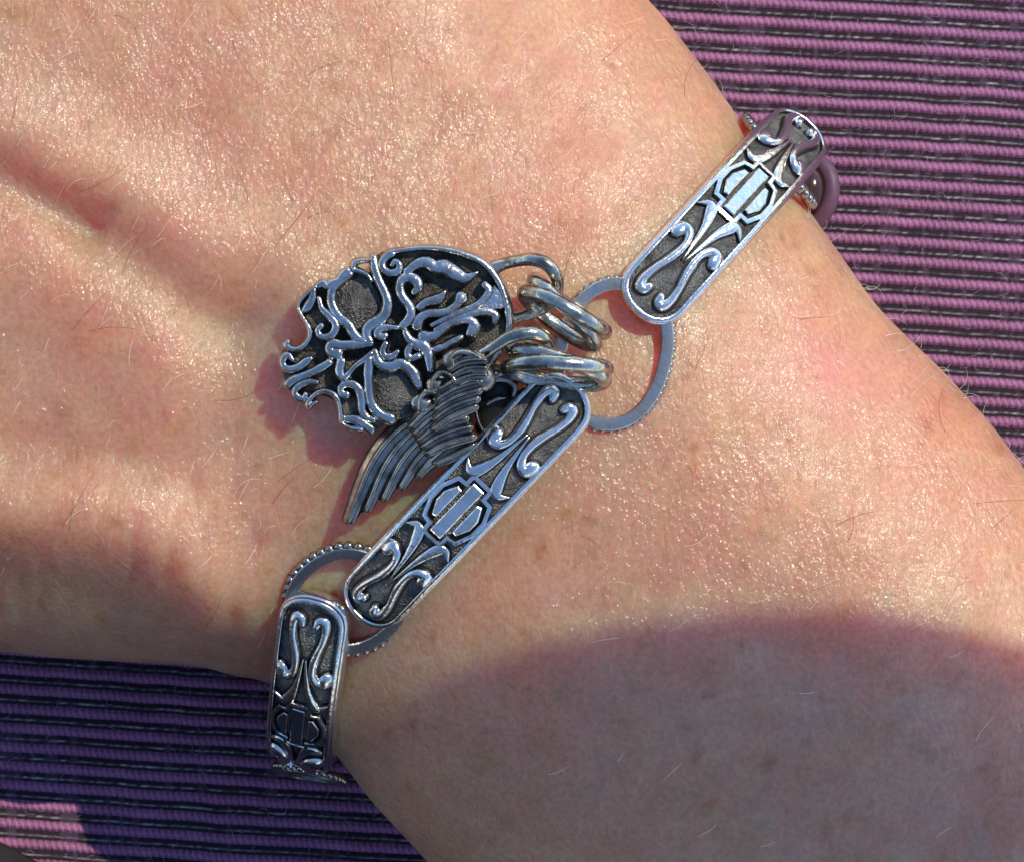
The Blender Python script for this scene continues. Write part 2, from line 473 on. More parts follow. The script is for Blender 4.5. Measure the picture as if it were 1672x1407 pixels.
def arm():
    T = np.concatenate([np.linspace(-900, -110, 40), np.arange(-100, 2150, 5.5), np.linspace(2160, 3600, 60)])
    nt_, nb_ = 230, 50
    th = np.linspace(0, math.pi, nt_)
    xt = .5 - .5 * np.cos(th)
    xb = .5 + .5 * np.cos(np.linspace(0, math.pi, nb_ + 2)[1:-1])
    l, r = edges(T)
    ker = np.ones(9) / 9
    core = slice(40, 40 + len(np.arange(-100, 2150, 5.5)))
    for a in (l, r):
        a[core] = np.convolve(np.pad(a[core], 4, mode='edge'), ker, 'valid')
    def field(x, top):
        s = l[:, None] + (r - l)[:, None] * x[None, :]
        t = np.repeat(T[:, None], len(x), 1)
        px, py = s * PD[0] + t * AX[0], s * PD[1] + t * AX[1]
        if top:
            x0 = .56
            q = np.where(x < x0, (x0 - x) / x0, (x - x0) / (1 - x0)); n = np.where(x < x0, 1.85, 2.6)
            z = np.repeat((ZM * (1 - np.maximum(1 - q ** n, 0) ** (1 / n)))[None, :], len(T), 0)
            z = z + bumps(px, py) * np.clip(np.minimum(x, 1 - x) * 12, 0, 1)[None, :]
        else:
            z = np.repeat((ZM - 17.5 * (1 - np.abs(2 * x - 1) ** 2.6) ** (1 / 2.6))[None, :], len(T), 0)
        return px, py, z
    a = field(xt, True); b = field(xb, False)
    px, py, z = (np.concatenate([i, j], 1) for i, j in zip(a, b))
    # close the hand end and forearm end by shrinking the last rings
    for k in range(12):
        sc = math.sin((k + .3) / 12 * math.pi / 2)
        c = (px[k].mean(), py[k].mean())
        px[k] = c[0] + (px[k] - c[0]) * sc; py[k] = c[1] + (py[k] - c[1]) * sc; z[k] = ZM + (z[k] - ZM) * sc
    V = np.stack([(px - 836) * FM, (703.5 - py) * FM, z], -1).reshape(-1, 3)
    nj = px.shape[1]
    F = grid_faces(len(T), nj, False, True).tolist()
    F.append(list(range(nj))); F.append([(len(T) - 1) * nj + k for k in range(nj)][::-1])
    F = [f[::-1] for f in F]
    o = make("person", V, F, SKIN)
    tag(o, "bare freckled wrist and back of a hand lying on the purple ribbed cloth", "person")
    # own colour of the skin: blotches, freckles
    X, Y = px.ravel(), py.ravel()
    base = np.array([.575, .30, .172])
    c = np.repeat(base[None], len(X), 0)
    A = fbm(X / 190, Y / 190, 21, 3); Bn = fbm(X / 62, Y / 62, 31, 4); D = fbm(X / 28, Y / 28, 41, 3)
    red = np.clip((A - .47) * 3.0, 0, 1)[:, None] * .55
    c = c * (1 - red) + np.array([.58, .218, .13]) * red
    pale = np.clip((Bn - .52) * 3.2, 0, 1)[:, None] * .55
    c = c * (1 - pale) + np.array([.60, .37, .22]) * pale
    c *= (1 + (D - .5) * .22)[:, None]
    sp = np.clip((fbm(X / 26, Y / 26, 51, 3) - .56) * 6, 0, 1)[:, None] * .5
    c = c * (1 - sp) + np.array([.60, .26, .18]) * sp
    fr = [(1320, 612, 22, (.66, .22, .2), .8), (1495, 868, 14, (.5, .23, .12), .7), (1365, 900, 16, (.5, .25, .12), .6), (1305, 915, 16, (.5, .27, .13), .6),
          (1405, 720, 14, (.5, .27, .13), .5), (1340, 565, 11, (.5, .25, .12), .6), (1160, 705, 22, (.58, .36, .16), .5), (920, 950, 26, (.62, .28, .2), .6),
          (240, 165, 13, (.5, .27, .14), .6), (560, 50, 16, (.55, .26, .15), .6), (565, 150, 12, (.5, .28, .14), .5), (945, 80, 26, (.58, .32, .16), .5),
          (600, 300, 20, (.55, .28, .16), .5), (820, 160, 18, (.6, .26, .18), .5), (830, 380, 40, (.62, .27, .19), .6), (320, 770, 9, (.6, .22, .12), .7),
          (1436, 1130, 13, (.45, .25, .16), .6), (925, 1105, 11, (.45, .25, .18), .5), (635, 1215, 12, (.42, .25, .18), .5), (965, 1260, 13, (.5, .25, .17), .5),
          (1550, 1330, 14, (.45, .27, .18), .5), (1580, 1095, 10, (.45, .25, .16), .5), (1662, 1150, 18, (.45, .25, .16), .5), (1520, 1085, 7, (.5, .2, .15), .6),
          (1325, 610, 60, (.68, .30, .25), .5), (300, 800, 60, (.66, .34, .22), .5), (230, 300, 50, (.64, .33, .2), .4)]
    r2 = np.random.default_rng(5)
    for _ in range(520):
        fr.append((r2.uniform(0, 1672), r2.uniform(0, 1407), r2.uniform(3, 6.5) if r2.random() < .85 else r2.uniform(6.5, 10), (.42 + r2.uniform(-.06, .06), .155 + r2.uniform(-.03, .04), .045), r2.uniform(.3, .75)))
    for fx, fy, sg, col, am in fr:
        e = r2.uniform(.7, 1.4)
        near = np.where((np.abs(X - fx) < sg * 3.5) & (np.abs(Y - fy) < sg * 3.5))[0]
        if len(near):
            wob = 1 + .9 * (vnoise(X[near] / 9, Y[near] / 9, 77) - .5)
            g = am * np.exp(-(((X[near] - fx) * e) ** 2 + ((Y[near] - fy) / e) ** 2) / (2 * sg * sg) * wob)
            c[near] = c[near] * (1 - g[:, None]) + np.array(col) * g[:, None]
    at = o.data.attributes.new("tint", 'FLOAT_COLOR', 'POINT')
    at.data.foreach_set("color", np.column_stack([np.clip(c, 0, 1), np.ones(len(c))]).astype(np.float32).ravel())
    return o

PERSON = arm()

def hairs(name, n, mat, lo, hi, rad, seed, dark=False):
    r = np.random.default_rng(seed)
    VV = []
    tries = 0
    while len(VV) < n and tries < n * 6:
        tries += 1
        x, y = r.uniform(-40, 1700), r.uniform(-40, 1440)
        t, s = x * AX[0] + y * AX[1], x * PD[0] + y * PD[1]
        l, rr = edges(t)
        f = (s - l) / (rr - l)
        if not .03 < f < .985:
            continue
        if r.random() > (.95 if (x < 520 or f > .9) else (.12 if y > 1020 else .5)):
            continue
        ln = r.uniform(lo, hi)
        ang = math.radians(r.normal(55 if x < 700 else 30, 17)) + (math.pi if r.random() < .2 else 0)
        if dark:
            ang = math.radians(r.normal(45, 50))
        cur = r.normal(0, .6)
        k = np.linspace(0, 1, 8)
        aa = ang + cur * (k - .3)
        dx, dy = np.cos(aa) * ln / 7, -np.sin(aa) * ln / 7
        hx, hy = x + np.cumsum(dx) - dx[0], y + np.cumsum(dy) - dy[0]
        lift = r.uniform(.25, 1.0) * np.sin(k * math.pi * r.uniform(.55, .95)) * ln * .012
        z = skin_z(hx, hy) + .02 + lift
        if f > .9 or f < .1:
            z = np.maximum(z, skin_z(x, y) - .3 + lift)
        V, F = tube(P(hx, hy, z), [rad, rad, rad * .8, rad * .3], 4, n=2)
        VV.append((V, F))
    V, F, M = join(VV)
    o = make(name, V, F, mat, PERSON)
    o["kind"] = "stuff"
    return o

hairs("pale_hair", 170, HAIR_P, 16, 58, .023, 3)
hairs("brown_hair", 40, HAIR_D, 45, 120, .020, 4, True)

def edge_hair():
    r = np.random.default_rng(15)
    VV = []
    for _ in range(42):
        t = r.uniform(640, 1700)
        l, rr = edges(t)
        s = rr - r.uniform(4, 26)
        x, y = s * PD[0] + t * AX[0], s * PD[1] + t * AX[1]
        z0 = float(topz(np.array([s]), np.array([t]))[0][0])
        ln = r.uniform(14, 46)
        a = math.radians(r.normal(20, 35)); cur = r.normal(0, 1.4)
        k = np.linspace(0, 1, 7)
        aa = a + cur * k
        q = np.stack([(x - 836) * FM + np.cumsum(np.cos(aa)) * ln / 7 * PX, (703.5 - y) * FM + np.cumsum(np.sin(aa)) * ln / 7 * PX,
                      z0 - .1 + .5 * k * ln / 30], -1)
        VV.append(tube(q, [.016, .014, .011, .005], 4, n=2))
    V, F, M = join(VV)
    make("pale_hair", V, F, HAIR_P, PERSON)["kind"] = "stuff"
edge_hair()

# ------------------------------------------------------------------ the ribbed cloth
CZ = -38.5
FC = (CAM_H - CZ) / CAM_H * PX
def cloth_z(px, py):
    return (CZ + 1.2 * (fbm(px / 520 + 3, py / 520, 61, 2) - .5)
            - .8 * np.exp(-(((px - 40) / 260) ** 2 + ((py - 1350) / 150) ** 2)))

def cloth():
    per = 31.6
    K = 12
    xs = np.concatenate([np.linspace(-5200, -420, 14), np.arange(-380, 2060, 3.6), np.linspace(2100, 6800, 14)])
    # rows follow the ribs: y = row + slope * x
    nper_lo, nper_hi = -14, 62
    ph = np.arange(nper_lo * K, nper_hi * K) / K
    ys = np.concatenate([np.linspace(-4200, ph[0] * per - 40, 10), ph * per, np.linspace(ph[-1] * per + 40, 5600, 10)])
    rib = np.concatenate([np.full(10, -1.), ph % 1.0, np.full(10, -1.)])
    idx = np.concatenate([np.zeros(10), np.floor(ph), np.zeros(10)])
    X, Y0 = np.meshgrid(xs, ys, indexing='ij')
    Rb = np.repeat(rib[None], len(xs), 0); Id = np.repeat(idx[None], len(xs), 0)
    Y = Y0 + .070 * (X - 836) + 5.0 * np.sin(X / 420. + Y0 / 900.) + 3.4 * (fbm(X / 45, Y0 / 90, 71, 3) - .5)
    jit = (np.random.default_rng(9).random(400) - .5)
    Xs = X + 6 * jit[(Id.astype(int) + 100) % 400]
    # profile: purple cord, black cord, thin grey thread, black cord
    cord = (Rb >= 0) & (Rb < .46)
    d1 = np.clip(1 - ((Rb - .23) / .25) ** 2, 0, 1)
    bl1 = np.clip(1 - ((Rb - .60) / .105) ** 2, 0, 1)
    gr = np.clip(1 - ((Rb - .745) / .062) ** 2, 0, 1)
    bl2 = np.clip(1 - ((Rb - .90) / .10) ** 2, 0, 1)
    twist = np.sin(2 * math.pi * (Xs / 10.5 - Rb * .9) + 1.6 * (vnoise(Xs / 30, Id * 9.7, 99) - .5))
    twist2 = np.sin(2 * math.pi * (Xs / 13.0 + .37 * Id + Rb))
    h = .50 * np.sqrt(d1) * (1 + .26 * twist) + .30 * np.sqrt(bl1) * (1 + .12 * twist2) + .34 * gr * (1 + .25 * twist2) + .30 * np.sqrt(bl2) * (1 + .12 * twist2)
    h = np.where(Rb < 0, .3, h)
    Z = cloth_z(X, Y) + h
    col = np.zeros(X.shape + (3,))
    purple = np.array([.335, .135, .255]); black = np.array([.026, .012, .024]); grey = np.array([.34, .31, .33])
    col[:] = black
    vv = (.62 + .5 * np.clip(d1, 0, 1) + .45 * (fbm(X / 40, Y0 / 40, 81, 3) - .5) + .34 * twist)[..., None]
    col = np.where(cord[..., None], purple * vv, col)
    gm = (gr > .15)[..., None]
    col = np.where(gm, grey * (.12 + 1.3 * vnoise(Xs / 6, Id * 5.1, 93) ** 1.6 * (.35 + vnoise(Xs / 70, Id * 3.1, 94)))[..., None], col)
    # lighter warp threads crossing now and then
    wx = (vnoise(X / 11, np.floor(Id / 3) * 3.3, 95) > .74)[..., None]
    col = np.where(wx & ~cord[..., None], col * .6 + np.array([.12, .07, .12]) * .4, col)
    col = np.where((Rb < 0)[..., None], purple * .45, col)
    V = np.stack([(X - 836) * FC, (703.5 - Y) * FC, Z], -1).reshape(-1, 3)
    F = grid_faces(len(xs), len(ys))[:, ::-1]
    # leave out the cloth buried deep below the arm
    cx, cy = X.ravel()[F].mean(1), Y.ravel()[F].mean(1)
    kf = FC / FM
    qx, qy = 836 + (cx - 836) * kf, 703.5 + (cy - 703.5) * kf
    t, s = qx * AX[0] + qy * AX[1], qx * PD[0] + qy * PD[1]
    l, r = edges(t)
    x = (s - l) / (r - l)
    F = F[~((x > .22) & (x < .80) & (t > -300) & (t < 3000))]
    me_o = make("ribbed_cloth", V, F, CLOTH)
    tag(me_o, "purple and black ribbed woven cloth lying under the wrist", "cloth")
    at = me_o.data.attributes.new("thread", 'FLOAT_COLOR', 'POINT')
    at.data.foreach_set("color", np.column_stack([np.clip(col.reshape(-1, 3), 0, 1), np.ones(len(V))]).astype(np.float32).ravel())
    return me_o
CLOTH_O = cloth()

def fuzz():
    r = np.random.default_rng(33)
    VV = []
    while len(VV) < 420:
        x, y = r.uniform(0, 1690), r.uniform(-10, 1420)
        t, s_ = x * AX[0] + y * AX[1], x * PD[0] + y * PD[1]
        l, rr = edges(t)
        if l - 10 < s_ < rr + 10:
            continue
        ln = r.uniform(6, 24); a = r.uniform(0, 6.28); c = r.normal(0, 1.6)
        k = np.linspace(0, 1, 6); aa = a + c * k
        hx, hy = x + np.cumsum(np.cos(aa)) * ln / 6, y + np.cumsum(np.sin(aa)) * ln / 6
        z = cloth_z(hx, hy) + .42 + .35 * np.sin(k * 3)
        q = np.stack([(hx - 836) * FC, (703.5 - hy) * FC, z], -1)
        VV.append(tube(q, .014, 3, n=1))
    V, F, M = join(VV)
    make("loose_fibres", V, F, plain("fibre", (.52, .34, .46), .6, .3), CLOTH_O)["kind"] = "stuff"
fuzz()

# fold of a dark grey cloth over the corner
def grey_cloth():
    u = np.concatenate([np.linspace(-3000, -320, 20), np.linspace(-300, 650, 60)])
    v = np.concatenate([np.linspace(0, 1, 24), 1 + np.linspace(.04, 1, 30)])
    ex, Vv = np.meshgrid(u, v, indexing='ij')
    nu, nv = ex.shape
    ey = 1362 + 70 * np.clip((ex + 30) / 150, 0, 2.2) ** 1.3 + 5 * np.sin(ex * .024)
    up = np.clip(Vv - 1, 0, 1)  # rise out of view, added to block sky light from below left
    X = ex; Y = ey + np.minimum(Vv, 1) * 300 + up * 1100
    Z = CZ + 1.2 + 3.2 * np.sqrt(np.clip(1 - (1 - np.clip(Vv * 4, 0, 1)) ** 2, 0, 1)) + .8 * np.sin(ex * .016 + Vv * 9) + 125 * up ** 1.25 + 3 * up * np.sin(ex * .004 + 5 * up)
    top = np.stack([(X - 836) * FC, (703.5 - Y) * FC, Z], -1).reshape(-1, 3)
    bot = np.stack([(X - 836) * FC, (703.5 - Y) * FC - up * 2, np.minimum(Z - .4, CZ + .8 + 125 * up ** 1.25 - up)], -1).reshape(-1, 3)
    F = grid_faces(nu, nv)[:, ::-1].tolist()
    n = len(top)
    F2 = [[i + n for i in f[::-1]] for f in F]
    ring = [i * nv for i in range(nu)] + [(nu - 1) * nv + j for j in range(1, nv)] + [i * nv + nv - 1 for i in range(nu - 2, -1, -1)] + list(range(nv - 2, 0, -1))
    F3 = [[a, b, b + n, a + n] for a, b in zip(ring, ring[1:] + ring[:1])]
    o = make("grey_cloth", np.vstack([top, bot]), F + F2 + F3, GREYCLOTH)
    tag(o, "edge of a dark grey cloth in the bottom left corner, its unseen rise added to block sky light", "cloth")
grey_cloth()

# ------------------------------------------------------------------ the bracelet
BR = empty("bracelet", P(760, 810, -20))
tag(BR, "silver bracelet of scroll engraved bar links joined by beaded oval rings around the wrist", "bracelet")
LH, LW = 14.1, 2.75

def half_width(u):
    k = np.clip((np.abs(u) - (LH - LW)) / LW, 0, 1)
    return LW * np.maximum(1 - k ** 2.5, 0) ** (1 / 2.2)

def link_map(cx, cy, z, d, tau, R, roll=0.0):
    C = P(cx, cy, z)
    a = np.array([d[0], -d[1], 0.0]); a /= np.linalg.norm(a)
    zz = np.array([0, 0, 1.0])
    V0 = np.cross(zz, a)
    t0 = math.radians(tau); ro = math.radians(roll)
    def f(u, v, h):
        u, v, h = (np.asarray(i, float) for i in (u, v, h))
        ta = t0 - u / R
        pos = C + (R * (math.sin(t0) - np.sin(ta)))[:, None] * a + (R * (np.cos(ta) - math.cos(t0)))[:, None] * zz
        N = -np.sin(ta)[:, None] * a + np.cos(ta)[:, None] * zz
        Vd = V0 * math.cos(ro) - N * math.sin(ro)
        Nd = N * math.cos(ro) + V0 * math.sin(ro)
        h = h - .075 * v * v                      # slightly crowned across
        return pos + v[:, None] * Vd + h[:, None] * Nd
    return f

SCROLL = [(11.95, .62), (12.4, .80), (12.4, 1.25), (11.7, 1.45), (10.6, 1.33), (9.7, 1.08), (8.7, .84), (7.8, .76), (7.0, .86), (6.35, 1.25), (6.3, 1.85), (6.85, 2.02)]
SCROLLW = [.36, .46, .50, .43, .37, .38, .43, .38, .38, .47, .62, .66]
LEAF = [(8.5, .12), (6.8, .32), (5.3, .55), (4.2, .86), (3.45, 1.2), (3.3, 1.7), (3.85, 2.35)]
LEAFW = [.04, .17, .30, .46, .50, .30, .03]
FRAME = [(3.15, .92), (2.25, .95), (2.15, 1.72), (.72, 2.28), (-.72, 2.28), (-2.15, 1.72), (-2.25, .95), (-3.15, .92),
         (-3.15, -.92), (-2.25, -.95), (-2.15, -1.72), (-.72, -2.28), (.72, -2.28), (2.15, -1.72), (2.25, -.95), (3.15, -.92)]
BARP = [(2.7, .56), (-2.7, .56), (-2.7, -.56), (2.7, -.56)]
PANEL = [(-1.55, .92), (1.55, .92), (1.62, 1.32), (.5, 1.86), (-.5, 1.86), (-1.62, 1.32)]

def bar_link(mapf):
    k = np.linspace(-1, 1, 61)
    u = LH * np.sin(k * math.pi / 2)
    u[0], u[-1] = -LH + .004, LH - .004
    b = half_width(u)
    j = np.linspace(-1, 1, 13)
    parts = []
    U = np.repeat(u[:, None], 13, 1); Vv = b[:, None] * j[None]
    top = mapf(U.ravel(), Vv.ravel(), np.full(U.size, 0.0))
    parts.append((top, grid_faces(61, 13)[:, ::-1], [1] * (60 * 12)))
    bot = mapf(U.ravel(), (Vv * .9).ravel(), np.full(U.size, -2.0))
    parts.append((bot, grid_faces(61, 13), [0] * (60 * 12)))
    # outline for the bulging side wall
    ou = np.concatenate([u, u[::-1][1:-1]]); ov = np.concatenate([b, -b[::-1][1:-1]])
    cu = np.concatenate([np.clip(u, -LH + LW, LH - LW)] * 1 + [np.clip(u, -LH + LW, LH - LW)[::-1][1:-1]])
    du, dv = ou - cu, ov
    ln = np.hypot(du, dv); ln[ln == 0] = 1
    du, dv = du / ln, dv / ln
    rows = [(-.02, .02), (.10, .10), (.26, -.20), (.34, -.7), (.30, -1.3), (.12, -1.8), (-.2, -2.0)]
    ring = [mapf(ou + du * o, ov + dv * o, np.full(len(ou), h)) for o, h in rows]
    W = np.stack(ring, 0).reshape(-1, 3)
    F = grid_faces(len(rows), len(ou), False, True)
    parts.append((W, F, [0] * len(F)))
    V, F, M = join(parts)
    o = make("bar_link", V, F, [SILVER, FLOOR], BR, mi=M)
    mats = [SILVER, OXIDE]
    # raised rim
    ru, rv = ou - du * .12, ov - dv * .12
    V, F, M = stroke(np.column_stack([ru, rv])[::1], .22, -.02, .48, mapf, FLAT, closed=True, n=1)
    make("rim", V, F, mats, o, mi=M)
    for su in (1, -1):
        for sv in (1, -1):
            pts = np.array(SCROLL) * (su, sv)
            V, F, M = stroke(pts, SCROLLW, -.02, .74, mapf)
            V2, F2, M2 = stroke(pts, np.array(SCROLLW) + .16, -.02, .07, mapf)
            V, F, M = join([(V, F, M), (V2, F2, [1] * len(F2))])
            make("scroll", V, F, mats, o, mi=M)
            pts = np.array(LEAF) * (su, sv)
            V, F, M = stroke(pts, LEAFW, -.02, .52, mapf, FLAT)
            V2, F2, M2 = stroke(pts, np.array(LEAFW) + .12, -.02, .06, mapf)
            V, F, M = join([(V, F, M), (V2, F2, [1] * len(F2))])
            make("leaf", V, F, mats, o, mi=M)
    q = np.array(FRAME)
    V, F, M = stroke(q, .21, -.02, .50, mapf, FLAT, closed=True, smooth=False)
    base = prism(np.array(FRAME) * 1.0, -.02, .07, .02, mapf)
    V, F, M = join([(V, F, M), (base[0], base[1], [1] * len(base[1]))])
    make("shield_frame", V, F, mats, o, mi=M, sharp=40)
    V, F, M = prism(BARP, .0, .44, .09, mapf); make("shield_bar", V, F, mats, o, mi=M, sharp=25)
    for s in (1, -1):
        V, F, M = prism(np.array(PANEL) * (1, s), .0, .44, .09, mapf); make("shield_panel", V, F, mats, o, mi=M, sharp=25)
    return o

MAIN = link_map(747, 833, 2.4, (.69, -.724), 18, 32)
UPPER = link_map(1217, 315, -2.4, (.675, -.738), -33, 23)
LOWER = link_map(487, 1183, -11.8, (.16, -.98), 54, 23, roll=10)
for m, lab in ((MAIN, "middle bar link, lying flat across the wrist"), (UPPER, "bar link bending over the far edge of the wrist"), (LOWER, "bar link bending down the near edge of the wrist")):
    bar_link(m)["label"] = lab

def oval_ring(c, e1, e2, a, b, nb=46, br=.34, bead_off=.56, wk=.86):
    e1 = np.array(e1, float); e1 /= np.linalg.norm(e1)
    e2 = np.array(e2, float); e2 -= e1 * (e1 @ e2); e2 /= np.linalg.norm(e2)
    n = np.cross(e1, e2)
    if n[2] < 0:
        n = -n
    th = np.linspace(0, 2 * math.pi, 96, endpoint=False)
    ct, st = np.cos(th), np.sin(th)
    f = lambda k: np.sign(k) * np.abs(k) ** .9
    cen = np.asarray(c) + a * f(ct)[:, None] * e1 + b * f(st)[:, None] * e2
    tg = np.roll(cen, -1, 0) - np.roll(cen, 1, 0); tg /= np.linalg.norm(tg, axis=1)[:, None]
    out = np.cross(tg, n)
    sgn = np.sign(((cen - np.asarray(c)) * out).sum(1).mean()); out *= sgn
    sec = [(-.58, -.4), (-.58, .38), (-.48, .47), (0, .49), (.48, .47), (.60, .38), (.60, -.4), (0, -.5)]
    V = np.stack([cen + out * o * wk + n * h for o, h in sec], 1).reshape(-1, 3)
    F = grid_faces(96, len(sec), True, True)
    if sgn > 0:
        F = F[:, ::-1]
    o = make("oval_ring", V, F, WORN, BR, sharp=35)
    # small beads soldered around the outer edge, sharing one mesh
    bv, bf = ball((0, 0, 0), br, 8, 6)
    me = bpy.data.meshes.new("bead")
    me.from_pydata((bv * MM).tolist(), [], bf)
    me.materials.append(BRASSY)
    me.polygons.foreach_set("use_smooth", np.ones(len(me.polygons), bool))
    d = np.linalg.norm(np.roll(cen, -1, 0) - cen, axis=1); cum = np.concatenate([[0], np.cumsum(d)])
    cc = np.vstack([cen, cen[:1]]); oo = np.vstack([out, out[:1]])
    for s in np.linspace(0, cum[-1], nb, endpoint=False):
        i = np.searchsorted(cum, s, 'right') - 1
        k = (s - cum[i]) / d[i]
        p = cc[i] * (1 - k) + cc[i + 1] * k + (oo[i] * (1 - k) + oo[i + 1] * k) * bead_off
        bo = bpy.data.objects.new("bead", me)
        COL.objects.link(bo)
        bo.parent = o
        bo.location = Vector(p * MM) - root_loc(o)
    return o

pdir = np.array([PD[0], -PD[1], 0]); tdir = np.array([AX[0], -AX[1], 0]); zd = np.array([0, 0, 1.0])
def tilt(v, deg):
    return v * math.cos(math.radians(deg)) + zd * math.sin(math.radians(deg))
oval_ring(P(1001, 578, .35), np.array([.25, .97, 0]), np.array([.97, -.25, 0]), 5.75, 4.25, 54, .30, .50, .88)["label"] = "oval ring under the two charms"
oval_ring(P(568, 978, -5.3), tilt(pdir, 23), tilt(tdir, -20), 4.7, 4.3, 40, .44)["label"] = "oval ring with shiny beads on the near side of the wrist"
oval_ring(P(1273, 263, -15.0), tilt(pdir, -84), tdir, 3.6, 4.15, 36, .46)
oval_ring(P(506, 1262, -29), tilt(np.array([.1, 1, 0]), 80), np.array([1, -.2, 0]), 3.4, 2.6, 34, .38)

# smooth purple band with modelled shade, half hidden behind the far end of the bracelet
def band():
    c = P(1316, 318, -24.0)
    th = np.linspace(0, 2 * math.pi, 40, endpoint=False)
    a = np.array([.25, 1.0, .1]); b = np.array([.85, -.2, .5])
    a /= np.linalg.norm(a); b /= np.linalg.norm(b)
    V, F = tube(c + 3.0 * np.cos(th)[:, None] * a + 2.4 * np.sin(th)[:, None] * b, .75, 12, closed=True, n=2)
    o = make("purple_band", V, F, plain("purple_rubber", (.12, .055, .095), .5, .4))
    tag(o, "smooth purple band with a dark lump for the shade inside it, peeping out behind the far end of the bracelet", "band")
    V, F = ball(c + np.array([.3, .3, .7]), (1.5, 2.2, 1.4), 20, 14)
    make("bead", V, F, plain("dark_brown_shade", (.05, .018, .015), .15, .6), o)  # dark lump put where there is only shaded skin inside the band
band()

# ------------------------------------------------------------------ skull charm
SKZ = 3.8
def sk_map(x, y, h):
    x, y, h = (np.asarray(i, float) for i in (x, y, h))
    dx, dy = x - 645, y - 555
    z = SKZ + .0045 * dx - .0025 * dy - 2.6e-5 * (dx * dx + dy * dy) + h
    return P(x, y, z)
SK_OUT = [(803, 433), (815, 450), (827, 480), (834, 511), (834, 540), (826, 566), (806, 598), (775, 630), (735, 655), (690, 674), (655, 684), (641, 687), (629, 692), (615, 701),
          (595, 705), (570, 704), (558, 697), (552, 685), (551, 667), (545, 655), (532, 647), (521, 647), (513, 655), (505, 664), (499, 664), (491, 656), (482, 650), (478, 640),
          (471, 636), (464, 617), (460, 603), (457, 592), (457, 582), (462, 573), (476, 572), (490, 571), (502, 560), (507, 547), (504, 534), (495, 521), (487, 512), (484, 502),
          (490, 490), (503, 477), (515, 466), (527, 460), (542, 457), (557, 450), (570, 440), (582, 438), (596, 444), (606, 452), (606, 425), (613, 418), (625, 412), (640, 408),
          (660, 404), (690, 401), (725, 403), (761, 412), (785, 421)]
def fan_plate(out, mapf, h0, h1):
    p = catmull(out, 3, True)
    from mathutils.geometry import tessellate_polygon
    n = len(p)
    tri = tessellate_polygon([[Vector((a, b, 0)) for a, b in p]])
    V = np.vstack([mapf(p[:, 0], p[:, 1], np.full(n, h1)), mapf(p[:, 0], p[:, 1], np.full(n, h0))])
    F, M = [], []
    for t in tri:
        a, b, c = [p[i] for i in t]
        if (b[0] - a[0]) * (c[1] - a[1]) - (b[1] - a[1]) * (c[0] - a[0]) > 0:
            t = t[::-1]
        F.append(list(t)); M.append(1); F.append([i + n for i in t[::-1]]); M.append(0)
    for k in range(n):
        k2 = (k + 1) % n
        F.append([k, k2, k2 + n, k + n]); M.append(0)
    return V, F, M
V, F, M = fan_plate(SK_OUT, sk_map, -1.0, 0)
SK = make("skull_charm", V, F, [WORN, PITCH], mi=M, sharp=40)
tag(SK, "round silver charm of a skull drawn in raised scrolls, hanging beside the middle link", "charm")
STEEL = metal_mat("tarnished_silver", (.60, .59, .57), (.30, .29, .28), .15, .28, 2.0, .07)
SKM = [STEEL, OXIDE]
SKPROF = [(math.copysign(abs(math.cos(a)) ** .68, math.cos(a)), math.sin(a) ** .68) for a in np.linspace(0, math.pi, 13)]
